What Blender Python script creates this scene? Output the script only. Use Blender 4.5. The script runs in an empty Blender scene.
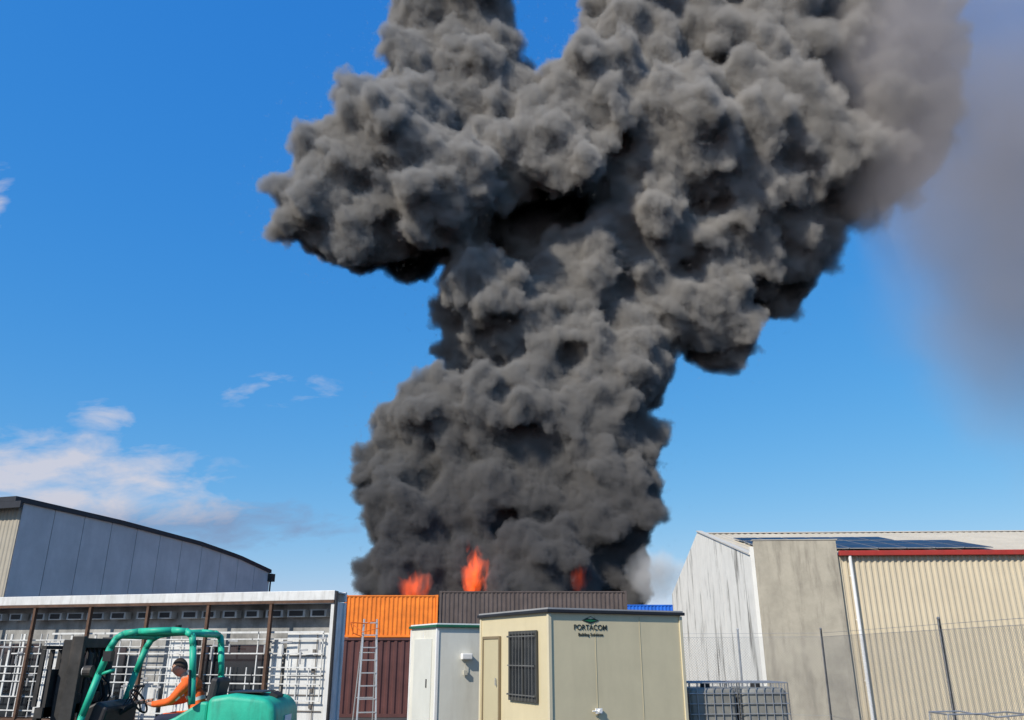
import bpy, bmesh, math, random
import numpy as np
from mathutils import Vector, Matrix, noise
random.seed(7)
D2R=math.radians
scene=bpy.context.scene
COL=scene.collection

# ------------------------------------------------------------ materials
def pm(name,col,rough=.6,metal=0.0,var=.15,scale=2.0,bump=.0,bscale=20,streak=0.0,scol=(.08,.07,.06),sscale=2.5,spec=.4,slo=.48,shi=.72):
    m=bpy.data.materials.new(name); m.use_nodes=True
    nt=m.node_tree; N=nt.nodes; L=nt.links
    b=N['Principled BSDF']; b.inputs['Roughness'].default_value=rough; b.inputs['Metallic'].default_value=metal
    try: b.inputs['Specular IOR Level'].default_value=spec
    except Exception: pass
    tc=N.new('ShaderNodeTexCoord')
    n=N.new('ShaderNodeTexNoise'); n.inputs['Scale'].default_value=scale; n.inputs['Detail'].default_value=6; n.inputs['Roughness'].default_value=.65
    L.new(tc.outputs['Object'],n.inputs['Vector'])
    r=N.new('ShaderNodeValToRGB')
    r.color_ramp.elements[0].position=.3; r.color_ramp.elements[1].position=.7
    r.color_ramp.elements[0].color=(*[c*(1-var) for c in col],1)
    r.color_ramp.elements[1].color=(*[min(1,c*(1+var)) for c in col],1)
    L.new(n.outputs['Fac'],r.inputs['Fac'])
    out=r.outputs['Color']
    if streak>0:
        mp=N.new('ShaderNodeMapping'); mp.inputs['Scale'].default_value=(sscale,sscale,.16*sscale)
        L.new(tc.outputs['Object'],mp.inputs['Vector'])
        n2=N.new('ShaderNodeTexNoise'); n2.inputs['Scale'].default_value=1.0; n2.inputs['Detail'].default_value=7; n2.inputs['Roughness'].default_value=.7
        L.new(mp.outputs[0],n2.inputs['Vector'])
        rr=N.new('ShaderNodeMapRange'); rr.inputs[1].default_value=slo; rr.inputs[2].default_value=shi; rr.inputs[3].default_value=0; rr.inputs[4].default_value=streak
        L.new(n2.outputs['Fac'],rr.inputs[0])
        mx=N.new('ShaderNodeMixRGB'); mx.inputs['Color2'].default_value=(*scol,1)
        L.new(rr.outputs[0],mx.inputs['Fac']); L.new(out,mx.inputs['Color1']); out=mx.outputs['Color']
    L.new(out,b.inputs['Base Color'])
    if bump>0:
        n3=N.new('ShaderNodeTexNoise'); n3.inputs['Scale'].default_value=bscale; n3.inputs['Detail'].default_value=4
        L.new(tc.outputs['Object'],n3.inputs['Vector'])
        bp=N.new('ShaderNodeBump'); bp.inputs['Strength'].default_value=bump; bp.inputs['Distance'].default_value=.02
        L.new(n3.outputs['Fac'],bp.inputs['Height']); L.new(bp.outputs[0],b.inputs['Normal'])
    return m

# ------------------------------------------------------------ geometry builder
class Geo:
    def __init__(s): s.v=[]; s.f=[]
    def add(s,vs,fs):
        o=len(s.v); s.v+= [tuple(v) for v in vs]; s.f+=[tuple(i+o for i in f) for f in fs]; return s
    def box(s,c,d,rz=0,ry=0):
        x,y,z=d[0]/2,d[1]/2,d[2]/2
        M=Matrix.Rotation(rz,3,'Z')@Matrix.Rotation(ry,3,'Y'); c=Vector(c)
        vs=[c+M@Vector(p) for p in [(-x,-y,-z),(x,-y,-z),(x,y,-z),(-x,y,-z),(-x,-y,z),(x,-y,z),(x,y,z),(-x,y,z)]]
        return s.add(vs,[(0,3,2,1),(4,5,6,7),(0,1,5,4),(1,2,6,5),(2,3,7,6),(3,0,4,7)])
    def bb(s,a,b):
        return s.box([(a[i]+b[i])/2 for i in range(3)],[abs(b[i]-a[i]) for i in range(3)])
    def tube(s,p,q,r,n=8,r2=None):
        p=Vector(p); q=Vector(q); d=(q-p)
        if d.length<1e-6: return s
        d.normalize(); a=Vector((0,0,1)) if abs(d.z)<.9 else Vector((1,0,0))
        u=d.cross(a).normalized(); w=d.cross(u); r2=r if r2 is None else r2
        vs=[]
        for k in range(n):
            t=2*math.pi*k/n+math.pi/n; e=u*math.cos(t)+w*math.sin(t); vs.append(p+e*r)
        for k in range(n):
            t=2*math.pi*k/n+math.pi/n; e=u*math.cos(t)+w*math.sin(t); vs.append(q+e*r2)
        fs=[(k,k+n,(k+1)%n+n,(k+1)%n) for k in range(n)]
        fs+=[tuple(range(n)),tuple(range(2*n-1,n-1,-1))]
        return s.add(vs,fs)
    def ball(s,c,r,n=8,sc=(1,1,1)):
        c=Vector(c); vs=[]; fs=[]; m=n//2+1
        for i in range(m+1):
            ph=math.pi*i/m
            for k in range(n):
                t=2*math.pi*k/n
                vs.append(c+Vector((r*sc[0]*math.sin(ph)*math.cos(t),r*sc[1]*math.sin(ph)*math.sin(t),r*sc[2]*math.cos(ph))))
        for i in range(m):
            for k in range(n):
                fs.append((i*n+k,(i+1)*n+k,(i+1)*n+(k+1)%n,i*n+(k+1)%n))
        return s.add(vs,fs)
    def path(s,pts,r,n=8):
        for a,b in zip(pts[:-1],pts[1:]): s.tube(a,b,r,n)
        for p in pts[1:-1]: s.ball(p,r*1.02,n)
        return s
    def prof(s,pts,y0,y1):
        n=len(pts); vs=[(x,y0,z) for x,z in pts]+[(x,y1,z) for x,z in pts]
        fs=[tuple(range(n)),tuple(range(2*n-1,n-1,-1))]+[(k,k+n,(k+1)%n+n,(k+1)%n) for k in range(n)]
        return s.add(vs,fs)
    def corr(s,o,u,v,nrm,width,hl,pitch=.28,dep=.04,flat=.3):
        o,u,v,nrm=map(Vector,(o,u,v,nrm)); h=hl if callable(hl) else (lambda x:hl)
        xs=[];x=0.0
        a=pitch*flat; b=(pitch-2*a)/2
        while x<width:
            for dx,dd in((0,0),(a,0),(a+b,dep),(2*a+b,dep)):
                if x+dx<width: xs.append((x+dx,dd))
            x+=pitch
        xs.append((width,0)); vs=[]
        for xx,dd in xs:
            vs.append(o+u*xx+nrm*dd); vs.append(o+u*xx+nrm*dd+v*h(xx))
        fs=[(2*k,2*k+2,2*k+3,2*k+1) for k in range(len(xs)-1)]
        return s.add(vs,fs)
    def obj(s,name,mat,parent=None,bevel=0,smooth=False,seg=2):
        me=bpy.data.meshes.new(name); me.from_pydata(s.v,[],s.f); me.update()
        o=bpy.data.objects.new(name,me); COL.objects.link(o)
        me.materials.append(mat)
        bm=bmesh.new(); bm.from_mesh(me); bmesh.ops.recalc_face_normals(bm,faces=bm.faces); bm.to_mesh(me); bm.free()
        if bevel>0:
            md=o.modifiers.new('b','BEVEL'); md.width=bevel; md.segments=seg; md.limit_method='ANGLE'; md.angle_limit=D2R(35)
        if smooth:
            for p in me.polygons: p.use_smooth=True
        if parent: o.parent=parent
        return o
def empty(name,loc=(0,0,0),rz=0):
    e=bpy.data.objects.new(name,None); COL.objects.link(e); e.location=loc; e.rotation_euler=(0,0,rz); e.empty_display_size=.3
    return e

# ------------------------------------------------------------ camera
cam=bpy.data.cameras.new('Camera'); co=bpy.data.objects.new('Camera',cam); COL.objects.link(co)
cam.sensor_width=36; cam.lens=36*800/1024; cam.clip_end=6000; cam.clip_start=.1
co.location=(0,0,1.7); co.rotation_euler=(D2R(90+20.1),0,0); scene.camera=co

# ------------------------------------------------------------ sun + sky
sd=Vector((-.52,-.60,.62)).normalized()
el=math.asin(sd.z); az=math.atan2(sd.x,sd.y)
sl=bpy.data.lights.new('sun','SUN'); sl.energy=5.0; sl.angle=D2R(.5); sl.color=(1,.92,.80)
so=bpy.data.objects.new('sun',sl); COL.objects.link(so); so.rotation_euler=sd.to_track_quat('Z','Y').to_euler(); so.location=(-20,-30,40)
w=bpy.data.worlds.new('World'); scene.world=w; w.use_nodes=True
nt=w.node_tree; N=nt.nodes; L=nt.links; bg=N['Background']
sky=N.new('ShaderNodeTexSky'); sky.sky_type='NISHITA'; sky.sun_disc=False; sky.sun_elevation=el; sky.sun_rotation=az%(2*math.pi)
sky.air_density=1.0; sky.dust_density=.3; sky.ozone_density=3.0
hs=N.new('ShaderNodeHueSaturation'); hs.inputs['Saturation'].default_value=1.25; hs.inputs['Value'].default_value=.11
L.new(sky.outputs[0],hs.inputs['Color'])
tc=N.new('ShaderNodeTexCoord'); sp=N.new('ShaderNodeSeparateXYZ'); L.new(tc.outputs['Generated'],sp.inputs[0])
def M(op,a,b=None,c=None,clamp=False,nn=None):
    nn=nn or nt
    m=nn.nodes.new('ShaderNodeMath'); m.operation=op; m.use_clamp=clamp
    for i,x in enumerate((a,b,c)):
        if x is None: continue
        if isinstance(x,(int,float)): m.inputs[i].default_value=x
        else: nn.links.new(x,m.inputs[i])
    return m.outputs[0]
sc3=N.new('ShaderNodeSeparateColor'); L.new(hs.outputs[0],sc3.inputs[0]); cc3=N.new('ShaderNodeCombineColor')
for i,(a_,g_) in enumerate(((.90,1.0),(.76,.58),(.88,.24))):
    L.new(M('MULTIPLY',M('POWER',M('MAXIMUM',sc3.outputs[i],.0005),g_),a_/.11),cc3.inputs[i])
dy=M('MAXIMUM',sp.outputs['Y'],.02)
qx=M('DIVIDE',sp.outputs['X'],dy); qz=M('DIVIDE',sp.outputs['Z'],dy)
cb=N.new('ShaderNodeCombineXYZ'); L.new(M('MULTIPLY',qx,9),cb.inputs[0]); L.new(M('MULTIPLY',qz,22),cb.inputs[1])
cn=N.new('ShaderNodeTexNoise'); cn.inputs['Scale'].default_value=1.3; cn.inputs['Detail'].default_value=5; cn.inputs['Roughness'].default_value=.58; cn.inputs['Distortion'].default_value=.3
L.new(cb.outputs[0],cn.inputs['Vector'])
def gauss(cx,cz,sx,sz,amp):
    a=M('DIVIDE',M('SUBTRACT',qx,cx),sx); b=M('DIVIDE',M('SUBTRACT',qz,cz),sz)
    return M('MULTIPLY',M('EXPONENT',M('MULTIPLY',M('ADD',M('MULTIPLY',a,a),M('MULTIPLY',b,b)),-1)),amp)
def cloudmask(lst):
    t=None
    for g in lst:
        x=gauss(*g); t=x if t is None else M('MAXIMUM',t,x)
    f=M('SUBTRACT',cn.outputs['Fac'],.5)
    return M('MULTIPLY',M('SUBTRACT',M('ADD',t,M('MULTIPLY',M('MULTIPLY',f,3.0),M('MINIMUM',M('MULTIPLY',t,3),1))),.25),.95,clamp=True)
whitec=cloudmask([(-.515,.290,.06,.020,.70),(-.305,.325,.085,.022,.62),(-.64,.212,.20,.045,1.4),(-.53,.188,.16,.036,1.25),(-.42,.165,.10,.02,.7),(-.75,.61,.03,.06,.45)])
greyc=cloudmask([(-.56,.150,.26,.030,1.3),(-.38,.150,.16,.026,1.2),(-.28,.145,.09,.016,.9)])
mx1=N.new('ShaderNodeMixRGB'); L.new(M('MULTIPLY',greyc,.80),mx1.inputs['Fac']); L.new(cc3.outputs[0],mx1.inputs['Color1']); mx1.inputs['Color2'].default_value=(2.0,2.6,4.1,1)
mx2=N.new('ShaderNodeMixRGB'); L.new(M('MULTIPLY',whitec,.85),mx2.inputs['Fac']); L.new(mx1.outputs[0],mx2.inputs['Color1']); mx2.inputs['Color2'].default_value=(6.0,5.9,6.5,1)
L.new(mx2.outputs[0],bg.inputs['Color']); bg.inputs['Strength'].default_value=.11
scene.view_settings.view_transform='Standard'; scene.view_settings.look='None'; scene.view_settings.exposure=0

# ------------------------------------------------------------ ground
def gz(y):
    t=min(1,max(0,(y-18)/12)); return -.6*t*t*(3-2*t)
asph=pm('asphalt_mat',(.055,.054,.052),.9,var=.35,scale=.8,bump=.4,bscale=60)
g=Geo(); ys=[-600,-100,-20,0,10,18]+[18+i*.8 for i in range(1,16)]+[40,80,200,600,3000]; xs=[-3000,-300,-60,-20,0,20,60,300,3000]
for y in ys:
    for x in xs: g.v.append((x,y,gz(y)))
for j in range(len(ys)-1):
    for i in range(len(xs)-1):
        a=j*len(xs)+i; g.f.append((a,a+1,a+1+len(xs),a+len(xs)))
g.obj('ground',asph)

# ------------------------------------------------------------ shipping containers
steel_dark=pm('dark_steel_mat',(.035,.034,.033),.65,.2,var=.45,scale=5,streak=.5,scol=(.10,.075,.055),sscale=6,slo=.52)
galv=pm('galvanised_mat',(.42,.43,.44),.45,.7,var=.2,scale=8)
def container(x0,x1,y,z0,h,col,streak=.5,dep=2.44):
    e=empty('shipping_container',((x0+x1)/2,y,z0)); w_=x1-x0; hx=w_/2
    m=pm('container_paint_mat',col,.55,var=.22,scale=1.2,streak=streak,scol=(col[0]*.25+.01,col[1]*.25+.006,col[2]*.25+.004),sscale=2.2)
    fr=Geo()
    for sx in(-1,1):
        for yy in(.06,dep-.06): fr.box((sx*(hx-.07),yy,h/2),(.14,.12,h))
    for zz in(.07,h-.05):
        for yy in(.05,dep-.05): fr.box((0,yy,zz),(w_-.28,.09,.12 if zz<1 else .08))
        for sx in(-1,1): fr.box((sx*(hx-.05),dep/2,zz),(.09,dep-.24,.12))
    for sx in(-1,1):
        for yy in(.085,dep-.085):
            for zz in(.055,h-.055): fr.box((sx*(hx-.085),yy,zz),(.19,.19,.13))
    fr.obj('frame',m,e)
    wl=Geo()
    wl.corr((-hx+.14,.075,.13),(1,0,0),(0,0,1),(0,-1,0),w_-.28,h-.22,.28,.045)
    wl.corr((-hx+.14,dep-.075,.13),(1,0,0),(0,0,1),(0,1,0),w_-.28,h-.22,.28,.045)
    wl.corr((-hx+.06,.12,.13),(0,1,0),(0,0,1),(-1,0,0),dep-.24,h-.22,.25,.04)
    wl.obj('corrugated_walls',m,e)
    rf=Geo(); rf.corr((-hx+.1,.1,h-.03),(1,0,0),(0,1,0),(0,0,1),w_-.2,dep-.2,.21,.02); rf.obj('roof',m,e)
    dr=Geo(); 
    for k in(0,1): dr.box((hx-.03,.13+(dep-.26)*(k*.5+.25),h/2),(.05,(dep-.3)/2,h-.28))
    dr.obj('doors',m,e)
    lb=Geo()
    for yy in(.4,.9,1.5,2.0): lb.tube((hx+.03,yy,.12),(hx+.03,yy,h-.12),.018); lb.box((hx+.04,yy,1.2),(.03,.3,.04))
    lb.obj('lock_bars',galv,e)
    return e
ORG=(.80,.21,.022); BRN=(.095,.075,.07)
container(-10.85,-4.79,54,2.62,2.6,ORG,.25)
container(-10.85,-4.79,54,0,2.6,(.09,.03,.03))
container(-4.70,7.45,54,2.62,2.85,BRN,.4)
container(-4.70,7.45,54,0,2.6,(.16,.05,.03))
container(8.7,20.8,66,2.62,2.66,(.015,.14,.62),.2)
container(8.7,20.8,66,0,2.6,(.05,.1,.2),.2)
container(-22.5,-10.95,56,0,2.6,(.06,.10,.2))
container(-9.6,-3.55,33,-.6,2.85,(.10,.04,.038),.5)
pl=pm('plinth_concrete_mat',(.25,.24,.22),.9,var=.2,streak=.4)
Geo().bb((-24,53,-.75),(22,70,-.005)).obj('concrete_plinth',pl,None)

# ------------------------------------------------------------ right warehouse
e=empty('warehouse',(8.7,30,-.7),D2R(-3)); zb=.7
EH=5.06+zb; RH=7.25+zb; DP=21; LW=34; PW=3.12
beige=pm('beige_cladding_mat',(.56,.49,.36),.55,var=.06,scale=.7,streak=.15,scol=(.3,.25,.18),sscale=1.2)
roofm=pm('roof_sheet_mat',(.56,.50,.39),.5,var=.1,scale=.6,streak=.15,scol=(.25,.22,.18))
redm=pm('red_fascia_mat',(.36,.035,.025),.45,var=.12,scale=3,streak=.2)
white=pm('white_paint_mat',(.76,.76,.74),.5,var=.06,scale=4,streak=.15,scol=(.35,.33,.3),sscale=6)
conc=pm('stained_concrete_mat',(.42,.38,.30),.9,var=.2,scale=1.0,bump=.3,bscale=30,streak=.7,scol=(.15,.13,.105),sscale=2.0)
whc=pm('weathered_white_wall_mat',(.80,.78,.71),.85,var=.08,scale=1.2,bump=.2,bscale=30,streak=.9,scol=(.13,.12,.10),sscale=1.5,slo=.53,shi=.66)
wl=Geo(); wl.corr((PW-.05,0,0),(1,0,0),(0,0,1),(0,-1,0),LW-PW,EH,.21,.05); wl.obj('corrugated_wall',beige,e)
gw=Geo()
def top(y): return EH-.25+(RH-EH+.1)*(1-abs(y-DP/2)/(DP/2))
npan=4
for k in range(npan):
    a=k*DP/npan+.012; b=(k+1)*DP/npan-.012
    pts=[(a,0),(b,0),(b,top(b)+.25)]
    if a<DP/2<b: pts.append((DP/2,top(DP/2)+.25))
    pts.append((a,top(a)+.25))
    n=len(pts); vs=[(0,y,z) for y,z in pts]+[(.16,y,z) for y,z in pts]
    gw.add(vs,[tuple(range(n)),tuple(range(2*n-1,n-1,-1))]+[(i,i+n,(i+1)%n+n,(i+1)%n) for i in range(n)])
gw.obj('gable_wall',whc,e)
cp=Geo()
cp.bb((.0,-.16,0),(.14,-.004,EH+.28)); cp.obj('corner_return',whc,e)
cp=Geo(); cp.bb((.15,-.17,0),(PW,-.02,EH+.50)); cp.obj('concrete_panel',conc,e,.015)
cp=Geo(); cp.bb((.10,-.19,EH+.505),(PW+.05,.0,EH+.54)); cp.obj('panel_capping',pm('cap_mat',(.42,.40,.35),.7,var=.15),e)
sl_=math.hypot(DP/2,RH-EH); v1=Vector((0,DP/2,RH-EH)).normalized(); n1=Vector((0,-v1.z,v1.y))
v2=Vector((0,-DP/2,RH-EH)).normalized()
rf=Geo(); rf.corr((.17,-.12,EH-.02),(1,0,0),v1,n1,LW,sl_+.1,.3,.035,.12)
rf.corr((.17,DP+.05,EH-.02),(1,0,0),v2,(0,v1.z,v1.y),LW,sl_+.05,.3,.035,.12)
rf.obj('roof_sheets',roofm,e)
rc=Geo(); rc.add([(.1,DP/2-.3,RH+.0),(LW,DP/2-.3,RH+.0),(LW,DP/2,RH+.09),(.1,DP/2,RH+.09),(.1,DP/2+.3,RH),(LW,DP/2+.3,RH)],[(0,1,2,3),(3,2,5,4)]); rc.obj('ridge_cap',roofm,e)
fb=Geo()
fb.add([(-.05,-.1,EH),(-.05,DP/2,RH+.13),(.22,DP/2,RH+.13),(.22,-.1,EH),(-.05,-.1,EH+.05),(-.05,DP/2,RH+.18),(.22,DP/2,RH+.18),(.22,-.1,EH+.05)],[(0,1,2,3),(4,5,6,7),(0,1,5,4),(3,2,6,7),(0,3,7,4)])
fb.obj('barge_flashing',pm('flash_mat',(.6,.57,.5),.5,var=.1),e)
ft=Geo(); ft.bb((PW+.06,-.24,EH-.06),(LW,-.06,EH+.12)); ft.obj('gutter_fascia',redm,e,.02)
dp=Geo(); dp.path([(3.55,-.16,EH-.06),(3.55,-.15,EH-.4),(3.55,-.15,.0)],.06,10); 
for z in(1.5,3.5,5.0): dp.box((3.55,-.11,z),(.16,.06,.04))
dp.obj('downpipe',white,e,smooth=False)
solar=pm('solar_glass_mat',(.012,.016,.04),.35,.0,var=.3,scale=5,spec=.25)
sg=Geo(); sf=Geo()
for i in range(8):
    for j in range(3):
        x=1.35+i*1.06; t=1.2+j*1.75+ (0 if j<2 else .2)
        if i>5 and j==2: continue
        if i<2 and j==0: continue
        c=Vector((x,-.12,EH))+v1*(t+.82)+n1*.12
        def P(dx,dt,dn): return c+Vector((dx,0,0))+v1*dt+n1*dn
        for G_,a,b,h in((sf,.51,.83,.0),(sg,.48,.80,.004)):
            vs=[P(-a,-b,h-.03),P(a,-b,h-.03),P(a,b,h-.03),P(-a,b,h-.03),P(-a,-b,h),P(a,-b,h),P(a,b,h),P(-a,b,h)]
            G_.add(vs,[(0,3,2,1),(4,5,6,7),(0,1,5,4),(1,2,6,5),(2,3,7,6),(3,0,4,7)])
sf.obj('solar_frames',galv,e); sg.obj('solar_panels',solar,e)

# ------------------------------------------------------------ left warehouse
A=Vector((-24.4,40,0)); Bv=Vector((-17.9,61,0)); wlen=(Bv-A).length; ang=math.atan2(Bv.y-A.y,Bv.x-A.x)
e=empty('grey_warehouse',(A.x,A.y,-.7),ang)
zb=.7
def ltop(x): 
    t=x/wlen
    pts=[(0,8.75),(.30,8.62),(.62,8.30),(.82,7.88),(1.0,7.25)]
    for (a,za),(b,zb_) in zip(pts[:-1],pts[1:]):
        if t<=b: return zb+za+(zb_-za)*(t-a)/(b-a)
    return zb+7.25
greyw=pm('grey_panel_mat',(.58,.55,.53),.75,var=.14,scale=.5,streak=.35,scol=(.34,.32,.32),sscale=.8,bump=.1)
wl=Geo(); n=11
for k in range(n):
    a=k*wlen/n+.02; b=(k+1)*wlen/n-.02
    vs=[(a,0,0),(b,0,0),(b,0,ltop(b)),(a,0,ltop(a)),(a,.15,0),(b,.15,0),(b,.15,ltop(b)),(a,.15,ltop(a))]
    wl.add(vs,[(0,1,2,3),(4,7,6,5),(0,4,5,1),(1,5,6,2),(2,6,7,3),(3,7,4,0)])
wl.obj('wall_panels',greyw,e)
Geo().bb((.05,.16,0),(wlen-.05,.3,7.6)).obj('inner_wall',greyw,e)
cm=pm('cream_wall_mat',(.36,.33,.27),.7,var=.08,streak=.2,scol=(.25,.24,.2))
fw=Geo(); fw.corr((-.02,.02,0),(0,1,0),(0,0,1),(-1,0,0),24,lambda x:zb+8.6,.25,.03); fw.obj('front_wall',cm,e)
tr=Geo(); K=24
for k in range(K):
    a=wlen*k/K; b=wlen*(k+1)/K
    za,zc=ltop(a),ltop(b)
    vs=[(a,-.12,za-.02),(b,-.12,zc-.02),(b,-.12,zc+.22),(a,-.12,za+.22),(a,.3,za-.02),(b,.3,zc-.02),(b,.3,zc+.22),(a,.3,za+.22)]
    tr.add(vs,[(0,1,2,3),(4,7,6,5),(0,4,5,1),(2,6,7,3)])
tr.bb((-.6,-.12,ltop(0)-.02),(0,24,ltop(0)+.22))
tr.bb((-.62,-.5,ltop(0)-.35),(-.5,24,ltop(0)-.03))
tr.obj('roof_trim',pm('dark_trim_mat',(.02,.022,.03),.5,var=.2),e)
rf=Geo()
for k in range(K):
    a=wlen*k/K; b=wlen*(k+1)/K
    rf.add([(a,.2,ltop(a)+.1),(b,.2,ltop(b)+.1),(b,24,ltop(b)+.1),(a,24,ltop(a)+.1)],[(0,1,2,3)])
rf.obj('roof',pm('grey_roof_mat',(.3,.3,.31),.5,var=.1),e)
dpn=Geo(); dpn.box((wlen+.0,.0,6.9+zb),(.5,.6,.55)); dpn.tube((wlen+.15,.0,0),(wlen+.15,.0,6.7+zb),.06); dpn.obj('rainwater_head',steel_dark,e)

# ------------------------------------------------------------ portable office
e=empty('portable_office',(.67,15.5,0),D2R(27)); LX=3.08; LY=3.0; HT=2.46
cream=pm('cream_panel_mat',(.62,.54,.35),.5,var=.05,scale=1.5,streak=.22,scol=(.42,.36,.23),sscale=1.6)
creamd=pm('cream_trim_mat',(.62,.55,.38),.45,var=.05,scale=3)
blk=pm('black_mat',(.018,.018,.02),.5,var=.3)
glass=pm('dark_glass_mat',(.02,.025,.03),.08,var=.3,spec=.8)
Geo().bb((.02,.02,.16),(LX-.02,LY-.02,HT-.06)).obj('walls',cream,e)
t=Geo()
for x,y in((.03,.03),(LX-.03,.03),(.03,LY-.03),(LX-.03,LY-.03)): t.box((x,y,(HT-.06+.15)/2),(.07,.07,HT-.24))
t.bb((.07,.0,.14),(LX-.07,.018,.24)); t.bb((.0,.07,.14),(.018,LY-.07,.24))
t.obj('corner_trims',creamd,e,.006)
j=Geo()
for k in(1,2): j.box((LX*k/3.+.0,.017,(HT+.2)/2),(.010,.006,HT-.4))
j.obj('panel_joints',pm('joint_mat',(.48,.42,.27),.6,var=.05),e)
r=Geo(); r.bb((-.05,-.05,HT-.06),(LX+.05,LY+.05,HT+.0)); r.obj('roof',blk,e,.01)
r=Geo(); r.bb((-.02,-.02,HT+.002),(LX+.02,LY+.02,HT+.03)); r.obj('roof_sheet',pm('roofgrey_mat',(.3,.3,.3),.5,var=.1),e)
Geo().bb((.1,.1,0),(LX-.1,.25,.14)).bb((.1,LY-.25,0),(LX-.1,LY-.1,.14)).obj('skids',steel_dark,e)
Geo().bb((-.012,.47,.90),(.03,1.52,2.04)).obj('window_glass',glass,e)
wf=Geo()
wf.bb((-.035,.42,.84),(.0,.47,2.1)); wf.bb((-.035,1.52,.84),(.0,1.57,2.1)); wf.bb((-.035,.472,.84),(.0,1.518,.90)); wf.bb((-.035,.472,2.04),(.0,1.518,2.1)); wf.bb((-.03,.975,.90),(-.005,1.01,2.04))
wf.obj('window_frame',pm('window_frame_mat',(.06,.06,.055),.5),e)
wb=Geo()
for k in range(8): y=.53+k*.133; wb.tube((-.07,y,.86),(-.07,y,2.08),.006,6)
for z in(.95,1.47,2.0): wb.box((-.07,.995,z),(.010,1.1,.02))
for y in(.45,1.54):
    for z in(.95,2.0): wb.box((-.05,y,z),(.07,.02,.03))
wb.obj('window_bars',pm('bar_mat',(.12,.12,.115),.5,var=.2),e)
d=Geo(); d.bb((-.012,2.04,.2),(.03,2.76,1.97)); d.obj('door',pm('door_mat',(.50,.44,.28),.5,var=.04),e)
df=Geo(); df.bb((-.03,1.99,.2),(.01,2.04,2.02)); df.bb((-.03,2.76,.2),(.01,2.81,2.02)); df.bb((-.03,2.042,1.97),(.01,2.758,2.02)); df.obj('door_frame',pm('door_frame_mat',(.22,.17,.10),.5,var=.1),e)
Geo().tube((-.05,2.12,1.08),(-.05,2.12,1.22),.012).box((-.03,2.12,1.1),(.04,.03,.03)).obj('door_handle',galv,e)
tp=Geo(); tp.tube((1.02,.0,.70),(1.02,-.09,.70),.035,10); tp.tube((.88,-.03,.70),(1.0,-.03,.70),.012); tp.box((1.02,-.02,.70),(.14,.03,.09)); tp.obj('service_outlet',white,e)
darkink=pm('ink_mat',(.02,.025,.02),.6,var=.1); green=pm('green_sign_mat',(.01,.12,.05),.5,var=.1)
def text(body,size,loc,mat,name):
    c=bpy.data.curves.new(name,'FONT'); c.body=body; c.size=size; c.align_x='CENTER'; c.align_y='CENTER'; c.extrude=.002; c.offset=.0012
    o=bpy.data.objects.new(name,c); COL.objects.link(o); c.materials.append(mat); o.rotation_euler=(D2R(90),0,0); o.location=loc; o.parent=e
text('PORTACOM',.135,(.92,.012,2.145),darkink,'sign_lettering')
text('Building Solutions',.078,(.92,.012,2.02),darkink,'sign_sublettering')
s=Geo(); s.add([(.92-.19,.010,2.275),(.92,.010,2.215),(.92+.19,.010,2.275),(.92,.010,2.350)],[(0,1,2,3)]); s.obj('sign_emblem',darkink,e)
s=Geo(); s.add([(.92-.15,.006,2.275),(.92,.006,2.245),(.92+.15,.006,2.275),(.92,.006,2.295)],[(0,1,2,3)]); s.obj('sign_emblem_band',green,e)
s=Geo(); s.add([(.92-.07,.004,2.315),(.92,.004,2.300),(.92+.07,.004,2.315),(.92,.004,2.336)],[(0,1,2,3)]); s.obj('sign_emblem_tip',creamd,e)

# ------------------------------------------------------------ small white cabin
e=empty('site_cabin',(-1.69,19,0),D2R(27)); cw=pm('cabin_white_mat',(.70,.69,.61),.5,var=.05,scale=1.5,streak=.35,scol=(.45,.42,.34),sscale=2)
Geo().bb((.02,.02,.0),(1.98,1.68,2.24)).obj('walls',cw,e)
t=Geo(); 
for x,y in((.03,.03),(1.97,.03),(.03,1.67),(1.97,1.67)): t.box((x,y,1.12),(.06,.06,2.2))
t.box((.012,.85,1.1),(.02,.03,2.1)); t.obj('corner_trims',white,e)
r=Geo(); r.bb((-.04,-.04,2.24),(2.04,1.74,2.30)); r.obj('roof_trim',pm('cabin_green_mat',(.015,.11,.06),.5,var=.1),e,.01)
r=Geo(); r.bb((.0,.0,2.302),(2.0,1.7,2.33)); r.obj('roof',white,e)
l=Geo(); l.box((.72,-.05,1.62),(.26,.12,.13)); l.obj('wall_light',white,e,.02); Geo().box((.70,-.03,1.28),(.10,.05,.10)).tube((.70,-.03,1.33),(.70,-.03,1.56),.008).obj('switch_box',pm('offwhite_mat',(.5,.48,.4),.5),e,.01)
dl=Geo(); dl.box((.0,.55,1.05),(.025,.05,.18)); dl.obj('door_handle',steel_dark,e)
Geo().bb((.0,.3,.1),(.018,1.4,2.0)).obj('door',pm('cabin_door_mat',(.60,.61,.56),.5,var=.05),e)

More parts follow.
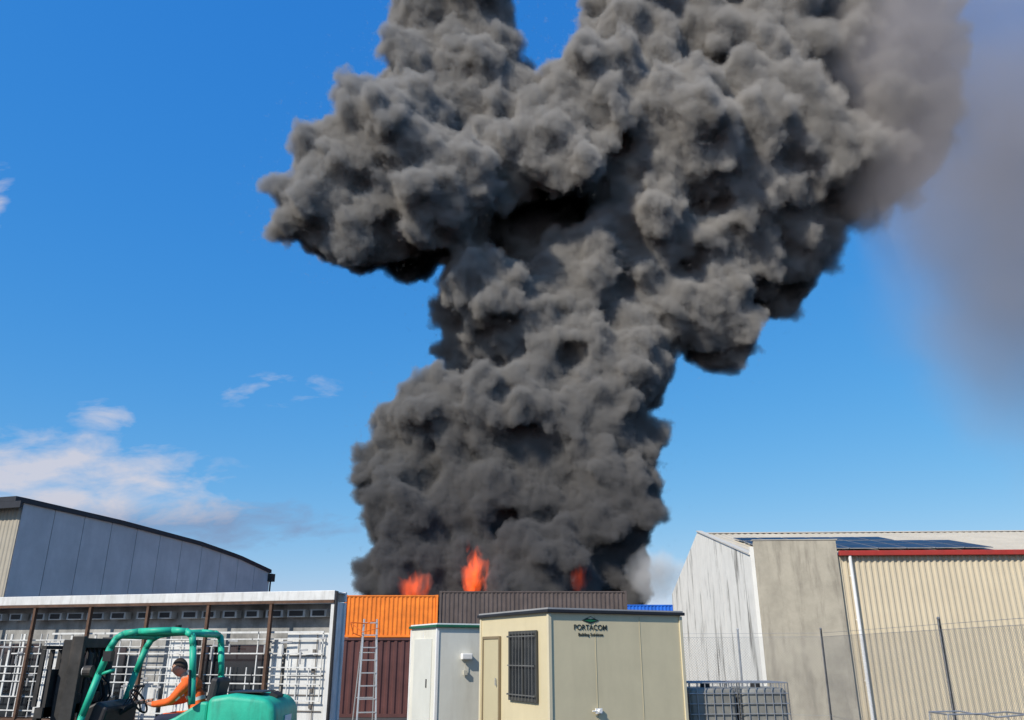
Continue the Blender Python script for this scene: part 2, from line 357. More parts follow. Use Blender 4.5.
# ------------------------------------------------------------ long white steel storage frame
e=empty('white_storage_frame',(-4.90,23.05,-.38),D2R(-14.9)); z0=.38; TH=3.33+z0; TL=15; BD=.75
rust=pm('rusty_post_mat',(.10,.055,.035),.8,var=.4,scale=5)
wht2=pm('aged_white_mat',(.62,.63,.62),.5,var=.12,scale=2,streak=.45,scol=(.22,.20,.17),sscale=5)
Geo().bb((-TL,-.03,TH-.26),(0,.10,TH)).bb((-TL,BD-.1,TH-.28),(0,BD,TH-.01)).obj('top_rails',wht2,e,.015)
Geo().bb((-TL,-.045,TH-.335),(0,.06,TH-.262)).obj('lower_track',rust,e)
Geo().bb((-TL,.1,TH-.06),(-.02,BD-.1,TH-.03)).obj('roof_sheet',wht2,e)
Geo().bb((-TL,BD-.08,.3),(-.1,BD-.04,TH-.3)).obj('back_panels',pm('back_panel_mat',(.30,.30,.29),.6,var=.6,scale=.9,streak=.7,scol=(.04,.04,.04),sscale=1.2),e)
Geo().bb((-TL,0,.08),(0,BD,.26)).obj('deck',rust,e)
p=Geo()
for k in range(8):
    x=-1.95-k*2.02; p.box((x,.02,(TH-.3)/2),(.08,.10,TH-.34))
p.obj('side_posts',rust,e)
en=Geo(); en.bb((-.10,.0,.0),(-.0,.12,TH-.336)); en.bb((-.10,BD-.12,.0),(-.0,BD,TH-.302)); en.bb((-.07,.12,.27),(-.04,BD-.12,TH-.302)); en.obj('end_wall',wht2,e)
Geo().bb((.005,-.02,.1),(.05,.10,TH-.02)).obj('end_seal',blk,e)
ub=Geo(); ug=Geo()
x=-.4
while x>-TL+.9:
    wd=random.uniform(.45,.62)
    ub.bb((x-wd,.35,TH-.68),(x,.6,TH-.48)); ug.bb((x-wd+.07,.335,TH-.65),(x-.07,.348,TH-.51)); x-=wd+random.uniform(.12,.4)
ub.obj('stowed_boxes',pm('box_mat',(.45,.46,.46),.6,var=.3),e); ug.obj('box_fronts',blk,e)
rl=Geo()
for z,th in((2.62,.05),(2.44,.03),(2.25,.02),(2.06,.035),(1.70,.03),(1.50,.02),(1.28,.03),(.86,.03),(.48,.03)):
    a=-.3
    while a>-TL+.3:
        ln=random.uniform(1.5,3.2); 
        if random.random()<.82: rl.box((a-ln/2,.14,z),(ln-.04,.035,th))
        a-=ln
x=-.35
while x>-TL+.2:
    th=random.choice([.02,.025,.03,.07]); zt=random.choice([2.62,2.62,2.06,1.7]); zl=random.choice([.3,.3,.86])
    rl.box((x,.17,(zt+zl)/2),(th,.03,zt-zl)); x-=random.choice([.28,.36,.5,.22,.12])
rl.obj('rack_rails',wht2,e)
rl=Geo()
for k in range(26):
    x=-.3-k*.56; z=random.uniform(.9,2.5); rl.box((x,.09,z),(random.uniform(.15,.4),.02,.05),0,random.uniform(-.1,.1))
    rl.box((x-.1,.095,z-.2),(.05,.03,random.uniform(.2,.5)))
rl.obj('latches',galv,e)
wp=Geo()
for a,b,zl,zh in((-1.5,-.15,.3,2.6),(-1.98,-1.62,.3,2.45),(-5.3,-4.35,.3,2.4),(-6.6,-5.45,.3,1.3),(-9.7,-8.9,.3,2.4),(-12.7,-11.9,.3,1.2),(-13.9,-12.8,.3,2.4)):
    wp.bb((a,.26,zl),(b,.30,zh))
wp.obj('white_panels',wht2,e,.01)
dg=Geo()
for a,b,zl,zh in((-4.2,-2.1,1.05,2.3),(-8.7,-6.8,1.0,2.25),(-11.7,-9.9,1.0,2.35),(-14.7,-14.0,1,2.3)):
    dg.bb((a,.34,zl),(b,.39,zh)); dg.bb((a+.2,.42,.3),(b-.2,.47,zl-.1))
dg.obj('dark_windows',glass,e,.04)
st=Geo()
for xx in(-.55,-1.1): st.box((xx,.22,1.4),(.02,.012,2.3)); 
for zz in(.6,1.0,1.5,2.0): st.box((-.85,.235,zz),(1.1,.012,.03)); st.box((-.62,.225,zz+.12),(.08,.03,.10))
st.obj('straps',pm('strap_mat',(.12,.11,.1),.7,var=.2),e)

# ------------------------------------------------------------ ladder
e=empty('step_ladder',(-3.35,20,gz(20)),D2R(15)); alu=pm('aluminium_mat',(.55,.55,.54),.4,.5,var=.15)
l=Geo()
for sx in(-1,1): l.path([(sx*.22,-.25,0),(sx*.15,.15,2.5)],.022,6); l.path([(sx*.24,.75,0),(sx*.15,.17,2.5)],.015,6)
for k in range(9):
    t=(k+.7)/9; hw=.22-.07*t; l.box((0,-.25+.4*t,2.5*t),(hw*2,.06,.025))
for t in(.3,.7): l.box((0,.75-.58*t,2.5*t),(.4,.015,.02))
l.obj('rails_and_rungs',alu,e)
l=Geo(); l.path([(-.17,.1,2.1),(-.40,.05,2.18),(-.48,.0,2.42),(-.1,.1,2.40),(.15,.15,2.48)],.013,6); l.path([(-.48,0,2.42),(-.2,-.1,2.2),(.2,0,2.3)],.010,6)
l.obj('orange_strap',pm('orange_plastic_mat',(.75,.16,.02),.5,var=.1),e)

# ------------------------------------------------------------ chain-link fence
e=empty('chain_link_fence',(8.3,16.4,0)); galv2=pm('fence_wire_mat',(.24,.25,.26),.5,.5,var=.2,scale=10)
o=Vector((8.3,16.4,0)); runs=[((4.3,24.9),(8.65,23.7)),((8.65,23.7),(8.3,16.4)),((8.3,16.4),(8.05,10.5))]
P=Geo(); Wm=Geo()
for (a,b) in runs:
    a=Vector((*a,0)); b=Vector((*b,0)); Ln=(b-a).length; u=(b-a)/Ln
    npst=2 if a.x<5 else 1
    for k in range(npst+1):
        p=a+u*(Ln*k/npst); P.tube((p.x-o.x,p.y-o.y,gz(p.y)-.2),(p.x-o.x+.02,p.y-o.y,2.32),.028,8); P.ball((p.x-o.x+.02,p.y-o.y,2.33),.034,8)
    H0=-.05;H1=2.12
    for zz in(.1,H1,2.22): P.tube((a.x-o.x,a.y-o.y,zz),(b.x-o.x,b.y-o.y,zz),.004,5)
    sp_=.075; hh=H1-H0; k=-int(hh/sp_)
    while k*sp_<Ln:
        for sgn in(1,-1):
            s0=k*sp_; s1=s0+hh
            c0,c1=max(0,s0),min(Ln,s1)
            if c1>c0:
                za=H0+(c0-s0) if sgn>0 else H1-(c0-s0); zc=H0+(c1-s0) if sgn>0 else H1-(c1-s0)
                pa=a+u*c0-o; pb=a+u*c1-o
                Wm.tube((pa.x,pa.y,za),(pb.x,pb.y,zc),.0022,3)
        k+=1
P.obj('posts_and_rails',galv,e); Wm.obj('wire_mesh',galv2,e)

# ------------------------------------------------------------ IBC tanks
ibcm=pm('tank_plastic_mat',(.22,.22,.20),.4,var=.3,scale=2,streak=.4)
for cx,cy,rz in((4.0,17.9,.1),(5.07,18.0,.05)):
    e=empty('bulk_liquid_tank',(cx,cy,gz(cy)),rz)
    Geo().box((0,0,.60),(.94,.94,.86)).obj('tank',ibcm,e,.08,seg=3)
    Geo().tube((0,0,1.03),(0,0,1.10),.1,14).obj('cap',blk,e)
    c=Geo()
    for z in(.18,.36,.55,.74,.93,1.13):
        for a,b in(((-.5,-.5),(.5,-.5)),((.5,-.5),(.5,.5)),((.5,.5),(-.5,.5)),((-.5,.5),(-.5,-.5))): c.tube((*a,z),(*b,z),.010,6)
    for k in range(7):
        q=-.5+k/6.
        for a in((q,-.5),(q,.5),(-.5,q),(.5,q)): c.tube((*a,.15),(*a,1.13),.010,6)
    for y in(-.3,.3): c.tube((-.5,y,1.13),(.5,y,1.13),.012,6)
    c.obj('cage',galv,e)
    pb=Geo()
    for x in(-.44,0,.44): pb.box((x,0,.07),(.12,1.0,.12))
    pb.box((0,0,.145),(1.02,1.02,.02)); pb.obj('pallet',steel_dark,e)

# ------------------------------------------------------------ tubular trolley bottom right
e=empty('tubular_trolley',(7.5,14.0,-.05)); t=Geo()
for y in(-.3,.3):
    t.path([(-.7,y,.3),(-.66,y,.84),(-.15,y,.85),(.1,y,.80),(.6,y,.84),(.68,y,.35)],.012,8); t.tube((-.7,y,.35),(.68,y,.40),.016)
for x,z in((-.7,.35),(-.66,.84),(.6,.84),(.68,.40)): t.tube((x,-.3,z),(x,.3,z),.012)
t.obj('frame',galv,e)
w_=Geo()
for x in(-.5,.5):
    for y in(-.34,.34): w_.tube((x,y-.03,.22),(x,y+.03,.22),.17,18)
w_.obj('wheels',blk,e,.02)
Geo().tube((-.5,0,.22),(-.5,0,.35),.02).tube((.5,0,.22),(.5,0,.38),.02).tube((-.5,-.34,.22),(-.5,.34,.22),.015).tube((.5,-.34,.22),(.5,.34,.22),.015).obj('axles',galv,e)

# ------------------------------------------------------------ forklift
e=empty('forklift',(-4.12,11.3,0)); teal=pm('teal_paint_mat',(.02,.42,.27),.5,var=.16,scale=3,streak=.5,scol=(.03,.14,.10),sscale=5,spec=.4,bump=.08,bscale=40,slo=.50,shi=.68)
rub=pm('rubber_mat',(.02,.02,.02),.85,var=.3,scale=8,bump=.3); seatm=pm('seat_mat',(.025,.025,.028),.6,var=.2)
cwt=Geo(); cwt.prof([(.35,.30),(1.0,.30),(1.16,.50),(1.22,.85),(1.20,1.06),(1.08,1.17),(.62,1.22),(.35,1.18)],-.56,.56); cwt.obj('counterweight',teal,e,.07,seg=4,smooth=True)
hd=Geo(); hd.prof([(-.25,.55),(.345,.55),(.345,1.12),(.25,1.13),(-.05,.95),(-.22,.88)],-.5,.5); hd.obj('engine_hood',teal,e,.03)
Geo().bb((.50,-.30,1.222),(.95,.30,1.235)).box((1.05,.0,1.185),(.10,.3,.05),0,.5).obj('rear_grille',blk,e)
ch=Geo(); ch.prof([(-1.25,.25),(.34,.25),(.34,.54),(-.3,.54),(-.8,.45),(-1.05,.62),(-1.28,.70)],-.52,.52); ch.obj('chassis',teal,e,.02)
ds=Geo(); ds.prof([(-1.25,.705),(-1.0,.64),(-.92,1.05),(-1.05,1.13),(-1.22,1.05)],-.45,.45); ds.obj('dashboard',blk,e,.03)
sc=Geo(); sc.tube((-.98,-.02,.95),(-.74,-.02,1.10),.03,10)
K=20; pts=[]
cx=Vector((-.73,-.02,1.11)); dn=Vector((.8,0,.6)).normalized(); uu=Vector((0,1,0)); vv=dn.cross(uu)
for k in range(K+1): a=2*math.pi*k/K; pts.append(cx+uu*.17*math.cos(a)+vv*.17*math.sin(a))
sc.path(pts,.013,6)
for a in(0,2.1,4.2): sc.tube(cx,cx+uu*.17*math.cos(a)+vv*.17*math.sin(a),.01,6)
sc.obj('steering_wheel',rub,e)
lv=Geo()
for y in(.12,.2,.28,.36): lv.tube((-.98,y,1.05),(-.86,y,1.27),.008,6); lv.ball((-.86,y,1.28),.022)
lv.obj('control_levers',blk,e)
se=Geo(); se.box((.02,0,.87),(.5,.5,.10)); se.obj('seat_cushion',seatm,e,.04)
se=Geo(); se.box((.27,0,1.15),(.12,.46,.5),0,.15); se.obj('seat_backrest',seatm,e,.04)
wh=Geo()
for y in(-.50,.50):
    wh.tube((-.9,y-.12,.36),(-.9,y+.12,.36),.36,28); wh.tube((.85,y-.10,.27),(.85,y+.10,.27),.27,28)
wh.obj('tyres',rub,e,.03); wh=Geo()
for y in(-.63,.63): wh.tube((-.9,y-.01,.36),(-.9,y+.01,.36),.19,20); wh.tube((.85,y*.97-.01,.27),(.85,y*.97+.01,.27),.14,20)
wh.obj('wheel_rims',white,e)
gd=Geo()
for y in(-.55,.50):
    gd.path([(-1.22,y,.72),(-1.17,y,.97),(-1.05,y,1.45),(-.96,y,1.76),(-.90,y,1.87),(-.80,y,1.93),(-.62,y,1.955),(-.2,y,1.97),(-.02,y,1.955),(.06,y,1.90),(.085,y,1.78),(.13,y,1.40),(.16,y,1.10)],.042,8)
gd.tube((-.86,-.55,1.905),(-.86,.50,1.905),.04,8); gd.tube((.03,-.55,1.93),(.03,.5,1.93),.04,8)
for k in range(7): y=-.42+k*.13; gd.tube((-.84,y,1.92),(.02,y,1.945),.014,6)
gd.tube((-1.02,-.55,1.45),(-.86,-.55,1.50),.02,6)
gd.obj('overhead_guard',teal,e,smooth=True)
gh=Geo(); gh.tube((.10,-.60,1.5),(.13,-.60,1.2),.014,6); gh.box((-.93,-.62,1.66),(.10,.10,.12)); gh.box((.10,-.5,1.82),(.1,.08,.07)); gh.tube((-.35,0,1.98),(-.35,0,2.05),.04,10); gh.obj('lamps_and_grab_handle',blk,e)
ms=Geo()
for y in(-.40,.40):
    ms.bb((-1.52,y-.04,.10),(-1.36,y+.04,1.90)); ms.bb((-1.66,y*.82-.035,.12),(-1.53,y*.82+.035,1.86)); ms.tube((-1.32,y*.7,.2),(-1.32,y*.7,1.70),.035,10)
for z in(.35,1.15,1.82): ms.bb((-1.50,-.36,z-.06),(-1.40,.36,z+.06))
ms.bb((-1.65,-.30,1.75),(-1.56,.30,1.83))
ms.obj('mast',steel_dark,e,.008)
cr=Geo(); 
for z in(.55,1.0): cr.bb((-1.80,-.5,z-.06),(-1.70,.5,z+.06))
for y in(-.5,-.3,-.1,.1,.3,.5): cr.bb((-1.84,y-.018,1.07),(-1.79,y+.018,1.74))
cr.bb((-1.845,-.52,1.742),(-1.785,.52,1.785)); cr.bb((-1.76,-.46,.95),(-1.70,.46,1.50))
for y in(-.32,.32):
    cr.bb((-1.87,y-.06,.05),(-1.82,y+.06,.94)); cr.bb((-2.95,y-.06,.03),(-1.872,y+.06,.075))
cr.obj('carriage_and_forks',steel_dark,e)
hs_=Geo()
for y,r in((-.12,.35),(0,.32),(.12,.3),(-.3,.25)):
    hs_.path([(-1.46,y,1.1),(-1.40,y,1.45),(-1.42,y,1.70),(-1.52,y+.03,1.85),(-1.62,y+.05,1.72),(-1.68,y,1.4),(-1.7,y,1.05)],.017,6)
    hs_.path([(-1.30,y,.9),(-1.18,y,1.18),(-1.22,y,1.32),(-1.34,y,1.42)],.014,6)
hs_.obj('hydraulic_hoses',rub,e)
lm=Geo(); lm.tube((-1.25,-.52,1.48),(-1.15,-.52,1.48),.07,14); lm.obj('work_light',steel_dark,e); Geo().tube((-1.262,-.52,1.48),(-1.252,-.52,1.48),.058,14).obj('work_light_lens',white,e)
Geo().box((1.225,0,.9),(.01,.3,.1)).obj('number_plate',white,e)

# ------------------------------------------------------------ driver
drv=empty('forklift_driver',(-4.10,11.28,-.15))
hiv=pm('hi_vis_mat',(.85,.13,.02),.8,var=.12,scale=6,bump=.3,bscale=25); navy=pm('navy_trouser_mat',(.02,.025,.05),.9,var=.2)
skin=pm('skin_mat',(.42,.24,.17),.55,var=.08); hair=pm('hair_mat',(.03,.02,.015),.8,var=.3); refl=pm('reflective_tape_mat',(.6,.6,.58),.4,var=.1)
def skinmesh(name,vs,es,rs,mats,matfn=None,root=0,sub=2):
    me=bpy.data.meshes.new(name); me.from_pydata(vs,es,[]); o=bpy.data.objects.new(name,me); COL.objects.link(o)
    o.modifiers.new('s','SKIN'); sb=o.modifiers.new('u','SUBSURF'); sb.levels=sub; sb.render_levels=sub
    for i,r in enumerate(rs):
        d=me.skin_vertices[0].data[i]; d.radius=(r,r) if not isinstance(r,tuple) else r; d.use_root=(i==root)
    dg=bpy.context.evaluated_depsgraph_get(); dg.update()
    nm=bpy.data.meshes.new_from_object(o.evaluated_get(dg)); o.modifiers.clear(); o.data=nm
    nm.materials.clear()
    for m in mats: nm.materials.append(m)
    for p in nm.polygons:
        p.use_smooth=True
        if matfn: p.material_index=matfn(p.center)
    o.parent=drv; return o
V=[(.08,0,1.08),(.03,0,1.22),(-.04,0,1.37),(-.12,0,1.48),(-.19,0,1.555),
   (-.09,-.10,1.48),(-.11,-.19,1.45),(-.24,-.24,1.27),(-.47,-.17,1.23),(-.58,-.14,1.25),
   (-.09,.10,1.48),(-.11,.19,1.45),(-.22,.24,1.27),(-.47,.14,1.23),(-.58,.12,1.25),
   (.02,-.10,1.05),(-.40,-.14,1.06),(-.55,-.14,.70),(-.56,-.14,.63),(-.68,-.14,.61),
   (.02,.10,1.05),(-.40,.14,1.06),(-.55,.14,.70),(-.56,.14,.63),(-.68,.14,.61),(-.23,0,1.61)]
E=[(0,1),(1,2),(2,3),(3,4),(3,5),(5,6),(6,7),(7,8),(8,9),(3,10),(10,11),(11,12),(12,13),(13,14),(0,15),(15,16),(16,17),(17,18),(18,19),(0,20),(20,21),(21,22),(22,23),(23,24),(4,25)]
R=[(.14,.12),(.13,.12),(.15,.12),(.13,.11),.055,.09,.075,.055,.042,.028,.09,.075,.055,.042,.028,.10,.08,.055,.05,.045,.10,.08,.055,.05,.045,.05]
def mf(c):
    if c.z>1.535 and c.x<-.13: return 2
    if c.x<-.50 and c.z>1.15: return 2
    if c.z<1.12 : return 1
    if abs(c.z-1.30)<.022 and c.x>-.17: return 3
    return 0
skinmesh('body',V,E,R,[hiv,navy,skin,refl],mf)
hc=Vector((-.27,0,1.67)); bm=bmesh.new(); bmesh.ops.create_uvsphere(bm,u_segments=28,v_segments=20,radius=.1)
for v in bm.verts:
    p=v.co; x,y,z=p.x*1.0,p.y*.80,p.z*1.18
    if z<0: f=1-.25*(-z/.118)**2; y*=f; 
    if x<-.02 and z<-.04: x*=.93
    if x<-.075 and abs(y)<.022 and -.035<z<.02: x-=.026*(1-abs(y)/.022)*(1-abs(z+.02)/.04 if abs(z+.02)<.04 else 0)
    if x<-.06 and .005<z<.028 and .015<abs(y)<.05: x+=.008
    if x<-.07 and abs(z+.055)<.012 and abs(y)<.03: x-=.005
    v.co=(x,y,z)
me=bpy.data.meshes.new('head'); bm.to_mesh(me); bm.free(); ho=bpy.data.objects.new('head',me); COL.objects.link(ho); ho.parent=drv; ho.location=hc; ho.rotation_euler=(0,D2R(-14),0)
me.materials.append(skin); me.materials.append(hair)
for p in me.polygons:
    p.use_smooth=True; c=p.center
    if c.z>.055-(c.x+.05)*.75 or c.z>.075: p.material_index=1
f=Geo()
for y in(-.032,.032): f.ball(hc+Vector((-.088,y,.008)),.010,8)
f.obj('eyes',blk,drv)
f=Geo(); 
for y in(-.083,.083): f.ball(hc+Vector((.005,y,-.01)),.028,8,(.6,.35,1))
f.obj('ears',skin,drv,smooth=True)
for sy,hx in((-1,-.60),(1,-.60)):
    b=Vector((hx,sy*.135,1.255)); vs=[b,b+Vector((-.05,0,.01))]; es=[(0,1)]; rs=[.026,(.036,.02)]
    for k in range(4):
        yy=(-.03+.02*k)*1.0; l_=[.9,1.05,1.0,.8][k]
        i=len(vs); vs+=[b+Vector((-.085*l_,yy,.018)),b+Vector((-.115*l_,yy,.0)),b+Vector((-.10*l_,yy,-.025))]; es+=[(1,i),(i,i+1),(i+1,i+2)]; rs+=[.010,.009,.008]
    i=len(vs); vs+=[b+Vector((-.05,-sy*.035,-.01)),b+Vector((-.085,-sy*.04,-.025))]; es+=[(0,i),(i,i+1)]; rs+=[.012,.010]
    skinmesh('hand',[tuple(v) for v in vs],es,rs,[skin],sub=1)

# ------------------------------------------------------------ smoke plume
rng=random.Random(11)
# X, Z, R (metres) of the main billows, for a column standing 80 m away
PF=[(-10.6,9.0,4.4),(-4.1,9.0,5.4),(3.7,9.0,5.4),(9.9,9.0,4.8),(-11.0,14.5,4.5),(-11.0,19.0,4.9),(-4.2,16,6),(3.8,16,6),(9.6,15.5,4.8),
(-11.2,22.3,4.0),(-8.8,25.2,4.5),(-1.2,24.4,6.5),(7,23.3,6.5),(12.0,22.0,4.2),(-3.4,32.1,4.9),(4.1,32.1,7.2),(12.0,29.8,6.0),(-5.5,35.4,3.8),(-2.3,38.7,5.4),(-5.0,40.5,3.6),
(7.5,40.4,7),(15.8,37.5,6.0),(21.5,36.0,5.0),(24.0,33.6,3.4),(14.6,47.9,7.2),(23.2,43.5,7),(29.5,42.5,5.8),(33.0,45.5,5.2),
(-21.6,49.2,5.2),(-18,46.2,4.4),(-19.6,54.4,5.8),(-13.8,58.7,7.0),(-13,47.8,5.4),(-8.3,51.5,6.5),(-9.6,65.9,7.0),(-9.8,73.0,6.2),(-5,78.2,5.6),(-1.8,63,6.8),
(-.2,55.2,5.8),(5.7,58.2,6.6),(10.9,65.0,6.6),(15.4,73,5.8),(22,70.4,8.2),(19.8,57.3,8),(30.6,70.4,8.4),(29.3,58.7,8.6),(27.2,50.0,6.8),
(38.4,64.4,8.6),(38,54.6,6.8),(45.2,58.3,6.6),(48.0,66,6.6),(46.5,73.4,7.0),(17,82,6.4),(25,82,9),(36,81,9),(46,82,7),(-3.5,71,4.4),(-7,86,6)]
BACK=[(1.5,49.5,6.5),(7.5,51.5,6.5),(-4,48.8,5.2),(-7.2,46.5,4.2),(2.5,45.5,6),(-2,44,4.5)]
sph=[]
def spawn(x,y,z,r,nk,low=False):
    r*=.94
    sph.append((Vector((x,y,z)),r,3))
    for k in range(nk):
        d=Vector((rng.gauss(0,1),rng.gauss(-.6,1),rng.gauss(.1,1))).normalized()
        rr=r*(rng.uniform(.22,.44) if low else rng.uniform(.26,.50)); c=Vector((x,y,z))+d*(r*rng.uniform(.86,1.04) if low else r*rng.uniform(.80,.98))
        if c.z-rr<3.5: continue
        sph.append((c,rr,2))
        if rr>(1.0 if low else 1.3):
            for j in range(6 if low else 5):
                d2=(d+Vector((rng.gauss(0,.7),rng.gauss(0,.7),rng.gauss(0,.7)))).normalized()
                sph.append((c+d2*rr*.95,rr*rng.uniform(.30,.5),1))
for (x,z,r) in PF:
    yo=rng.uniform(-2.8,2.8) + (2 if x>25 else 0)
    if z>50 and x<12: yo-=4.0
    elif z>44 and x<-5: yo-=4.0
    elif z>52: yo-=1.5
    if 27<z<50 and x>-7: yo+=1.5
    if z<42: yo*=1.35
    f=(80+yo)/80; x*=f; z=1.7+(z-1.7)*f
    spawn(x,80+yo,z,r*(.92 if z<42 else 1),22 if z<42 else 15,z<42)
    sph.append((Vector((x+rng.uniform(-1,1),80+yo+r*.9,z+rng.uniform(-1,1))),r*.85,2))
for (x,z,r) in BACK: spawn(x,87,z*1.07,r,9)
def ico(sub):
    b=bmesh.new(); bmesh.ops.create_icosphere(b,subdivisions=sub,radius=1); vs=np.array([v.co[:] for v in b.verts]); fs=np.array([[v.index for v in f.verts] for f in b.faces]); b.free(); return vs,fs
IC={1:ico(1),2:ico(2),3:ico(3)}
av=[];af=[];off=0
for c,r,s in sph:
    vs,fs=IC[s]; av.append(vs*r+np.array(c[:])); af.append(fs+off); off+=len(vs)
av=np.concatenate(av); af=np.concatenate(af)
me=bpy.data.meshes.new('smoke_plume'); me.from_pydata(av.tolist(),[],af.tolist()); me.update()
plume=bpy.data.objects.new('smoke_plume',me); COL.objects.link(plume)
rm=plume.modifiers.new('r','REMESH'); rm.mode='VOXEL'; rm.voxel_size=.38
dg=bpy.context.evaluated_depsgraph_get(); dg.update()
nm=bpy.data.meshes.new_from_object(plume.evaluated_get(dg)); plume.modifiers.clear(); plume.data=nm
def arr(me,at='co'):
    a=np.empty(len(me.vertices)*3,dtype=np.float32); me.vertices.foreach_get(at,a); return a.reshape(-1,3)
print('plume verts',len(nm.vertices))
for (cell,amp) in((4.4,1.1),(2.0,.55),(1.1,.30)):
    co_=arr(nm); no=arr(nm,'normal'); dsp=np.empty(len(co_),dtype=np.float32)
    for i,p in enumerate(co_.tolist()):
        q=Vector(p)/cell
        wv=noise.noise_vector(q*.8)*.35
        dd=noise.voronoi(q+wv)[0][0]
        dsp[i]=.55-dd*dd*1.6
    co_=co_+no*(np.clip(dsp,-.45,1)*amp)[:,None]
    nm.vertices.foreach_set('co',co_.ravel()); nm.update()
sm=bpy.data.materials.new('smoke_mat'); sm.use_nodes=True; T=sm.node_tree; T.nodes.clear(); 
out=T.nodes.new('ShaderNodeOutputMaterial'); vi=T.nodes.new('ShaderNodeVolumeInfo'); tcn=T.nodes.new('ShaderNodeTexCoord')
nz=T.nodes.new('ShaderNodeTexNoise'); nz.inputs['Scale'].default_value=.95; nz.inputs['Detail'].default_value=2; nz.inputs['Roughness'].default_value=.7
T.links.new(tcn.outputs['Object'],nz.inputs['Vector'])
sx=T.nodes.new('ShaderNodeSeparateXYZ'); T.links.new(tcn.outputs['Object'],sx.inputs[0])
mm=lambda *a,**k: M(*a,nn=T,**k)
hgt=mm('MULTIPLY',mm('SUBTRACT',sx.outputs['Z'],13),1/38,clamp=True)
namp=mm('ADD',.85,mm('MULTIPLY',hgt,.10))
d0=mm('ADD',mm('SUBTRACT',vi.outputs['Density'],.19),mm('MULTIPLY',mm('SUBTRACT',nz.outputs['Fac'],.5),namp))
d1=mm('MULTIPLY',d0,2.0,clamp=True)
th_=mm('MULTIPLY',mm('SUBTRACT',sx.outputs['X'],14),1/26,clamp=True)
sig=mm('SUBTRACT',mm('SUBTRACT',3.6,mm('MULTIPLY',hgt,1.5)),mm('MULTIPLY',th_,1.55))
dens=mm('MULTIPLY',d1,sig)
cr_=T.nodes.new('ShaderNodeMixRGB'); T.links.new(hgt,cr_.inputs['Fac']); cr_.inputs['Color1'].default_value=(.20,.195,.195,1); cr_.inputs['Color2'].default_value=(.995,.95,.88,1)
vs_=T.nodes.new('ShaderNodeVolumeScatter'); va=T.nodes.new('ShaderNodeVolumeAbsorption'); ad=T.nodes.new('ShaderNodeAddShader')
vs_.inputs['Anisotropy'].default_value=-.45
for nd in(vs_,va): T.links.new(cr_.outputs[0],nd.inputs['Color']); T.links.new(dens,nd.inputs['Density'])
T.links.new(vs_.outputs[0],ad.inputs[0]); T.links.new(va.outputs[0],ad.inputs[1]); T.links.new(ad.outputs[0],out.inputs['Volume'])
def volset(m,step):
    try: m.cycles.volume_step_rate=step
    except Exception as ex: print('no step',ex)
    try: m.cycles.volume_sampling='DISTANCE'
    except Exception as ex: print('no samp',ex)
volset(sm,2.4)
def mesh2vol(ob,mat,vox,band):
    ng=bpy.data.node_groups.new('to_volume','GeometryNodeTree')
    ng.interface.new_socket('Geometry',in_out='INPUT',socket_type='NodeSocketGeometry'); ng.interface.new_socket('Geometry',in_out='OUTPUT',socket_type='NodeSocketGeometry')
    gi=ng.nodes.new('NodeGroupInput'); go=ng.nodes.new('NodeGroupOutput'); mv=ng.nodes.new('GeometryNodeMeshToVolume'); st=ng.nodes.new('GeometryNodeSetMaterial')
    mv.resolution_mode='VOXEL_SIZE'; mv.inputs['Voxel Size'].default_value=vox; mv.inputs['Interior Band Width'].default_value=band; mv.inputs['Density'].default_value=1
    st.inputs['Material'].default_value=mat
    ng.links.new(gi.outputs[0],mv.inputs['Mesh']); ng.links.new(mv.outputs[0],st.inputs[0]); ng.links.new(st.outputs[0],go.inputs[0])
    md=ob.modifiers.new('vol','NODES'); md.node_group=ng
    ob.data.materials.clear(); ob.data.materials.append(mat)
mesh2vol(plume,sm,.40,1.4)

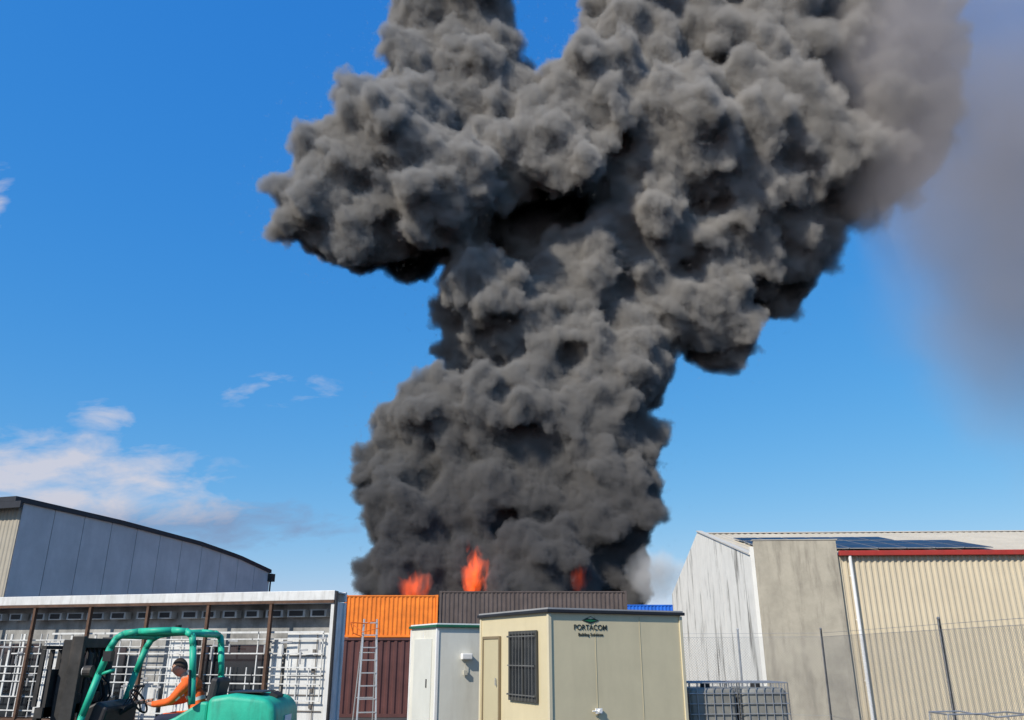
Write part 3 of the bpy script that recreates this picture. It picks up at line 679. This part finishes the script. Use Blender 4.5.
def puff(name,c,rad,peak,col,nscale,aniso=0.0,thr=.35,step=1.0):
    m=bpy.data.materials.new(name+'_mat'); m.use_nodes=True; T=m.node_tree; T.nodes.clear()
    out=T.nodes.new('ShaderNodeOutputMaterial'); tc_=T.nodes.new('ShaderNodeTexCoord'); 
    ln=T.nodes.new('ShaderNodeVectorMath'); ln.operation='LENGTH'; T.links.new(tc_.outputs['Object'],ln.inputs[0])
    mp=T.nodes.new('ShaderNodeVectorMath'); mp.operation='MULTIPLY'; mp.inputs[1].default_value=rad; T.links.new(tc_.outputs['Object'],mp.inputs[0])
    n=T.nodes.new('ShaderNodeTexNoise'); n.inputs['Scale'].default_value=nscale; n.inputs['Detail'].default_value=2; T.links.new(mp.outputs[0],n.inputs['Vector'])
    q=lambda *a,**k: M(*a,nn=T,**k)
    fo=q('SUBTRACT',1,ln.outputs['Value'],clamp=True)
    d=q('MULTIPLY',q('ADD',q('MULTIPLY',fo,1.6),q('MULTIPLY',q('SUBTRACT',n.outputs['Fac'],.5+thr*.5),1.3)),peak)
    d=q('MAXIMUM',q('MULTIPLY',d,q('MULTIPLY',fo,5,clamp=True)),0)
    a=T.nodes.new('ShaderNodeVolumeScatter'); b=T.nodes.new('ShaderNodeVolumeAbsorption'); s=T.nodes.new('ShaderNodeAddShader'); a.inputs['Anisotropy'].default_value=aniso
    for nd in(a,b): nd.inputs['Color'].default_value=(*col,1); T.links.new(d,nd.inputs['Density'])
    T.links.new(a.outputs[0],s.inputs[0]); T.links.new(b.outputs[0],s.inputs[1]); T.links.new(s.outputs[0],out.inputs['Volume'])
    bm=bmesh.new(); bmesh.ops.create_icosphere(bm,subdivisions=4,radius=1); me=bpy.data.meshes.new(name); bm.to_mesh(me); bm.free()
    o=bpy.data.objects.new(name,me); COL.objects.link(o); o.location=c; o.scale=rad; me.materials.append(m); volset(m,step); return o
puff('drifting_smoke',(53,72,50),(22,11,42),.14,(.80,.76,.80),.09,thr=.25,step=2.0)
puff('white_smoke_puff',(12.9,74,8.3),(3.5,2.4,3.2),.60,(.99,.99,.99),.7,aniso=-.4,thr=.4)

def flame(c,rad,strength,ns):
    m=bpy.data.materials.new('flame_mat'); m.use_nodes=True; T=m.node_tree; T.nodes.clear(); out=T.nodes.new('ShaderNodeOutputMaterial')
    tc_=T.nodes.new('ShaderNodeTexCoord'); ln=T.nodes.new('ShaderNodeVectorMath'); ln.operation='LENGTH'; T.links.new(tc_.outputs['Object'],ln.inputs[0])
    mp=T.nodes.new('ShaderNodeVectorMath'); mp.operation='MULTIPLY'; mp.inputs[1].default_value=(rad[0],rad[1],rad[2]*.45); T.links.new(tc_.outputs['Object'],mp.inputs[0])
    n=T.nodes.new('ShaderNodeTexNoise'); n.inputs['Scale'].default_value=ns; n.inputs['Detail'].default_value=4; n.inputs['Distortion'].default_value=.8; T.links.new(mp.outputs[0],n.inputs['Vector'])
    q=lambda *a,**k: M(*a,nn=T,**k)
    fo=q('SUBTRACT',1,ln.outputs['Value'],clamp=True)
    d=q('MULTIPLY',q('SUBTRACT',q('ADD',q('MULTIPLY',fo,.55),n.outputs['Fac']),.69),3.5,clamp=True)
    em=T.nodes.new('ShaderNodeEmission'); em.inputs['Color'].default_value=(1,.105,.010,1); T.links.new(q('MULTIPLY',d,strength),em.inputs['Strength'])
    T.links.new(em.outputs[0],out.inputs['Volume'])
    bm=bmesh.new(); bmesh.ops.create_icosphere(bm,subdivisions=3,radius=1); me=bpy.data.meshes.new('flame'); bm.to_mesh(me); bm.free()
    o=bpy.data.objects.new('flame',me); COL.objects.link(o); o.location=c; o.scale=rad; me.materials.append(m)
flame((-3.3,71.0,8.0),(1.5,1.2,3.5),1.6,1.3)
flame((-8.4,71.0,6.9),(1.9,1.2,2.1),.95,1.3)
flame((5.8,71.5,7.8),(1.1,1.0,1.9),.2,1.4)
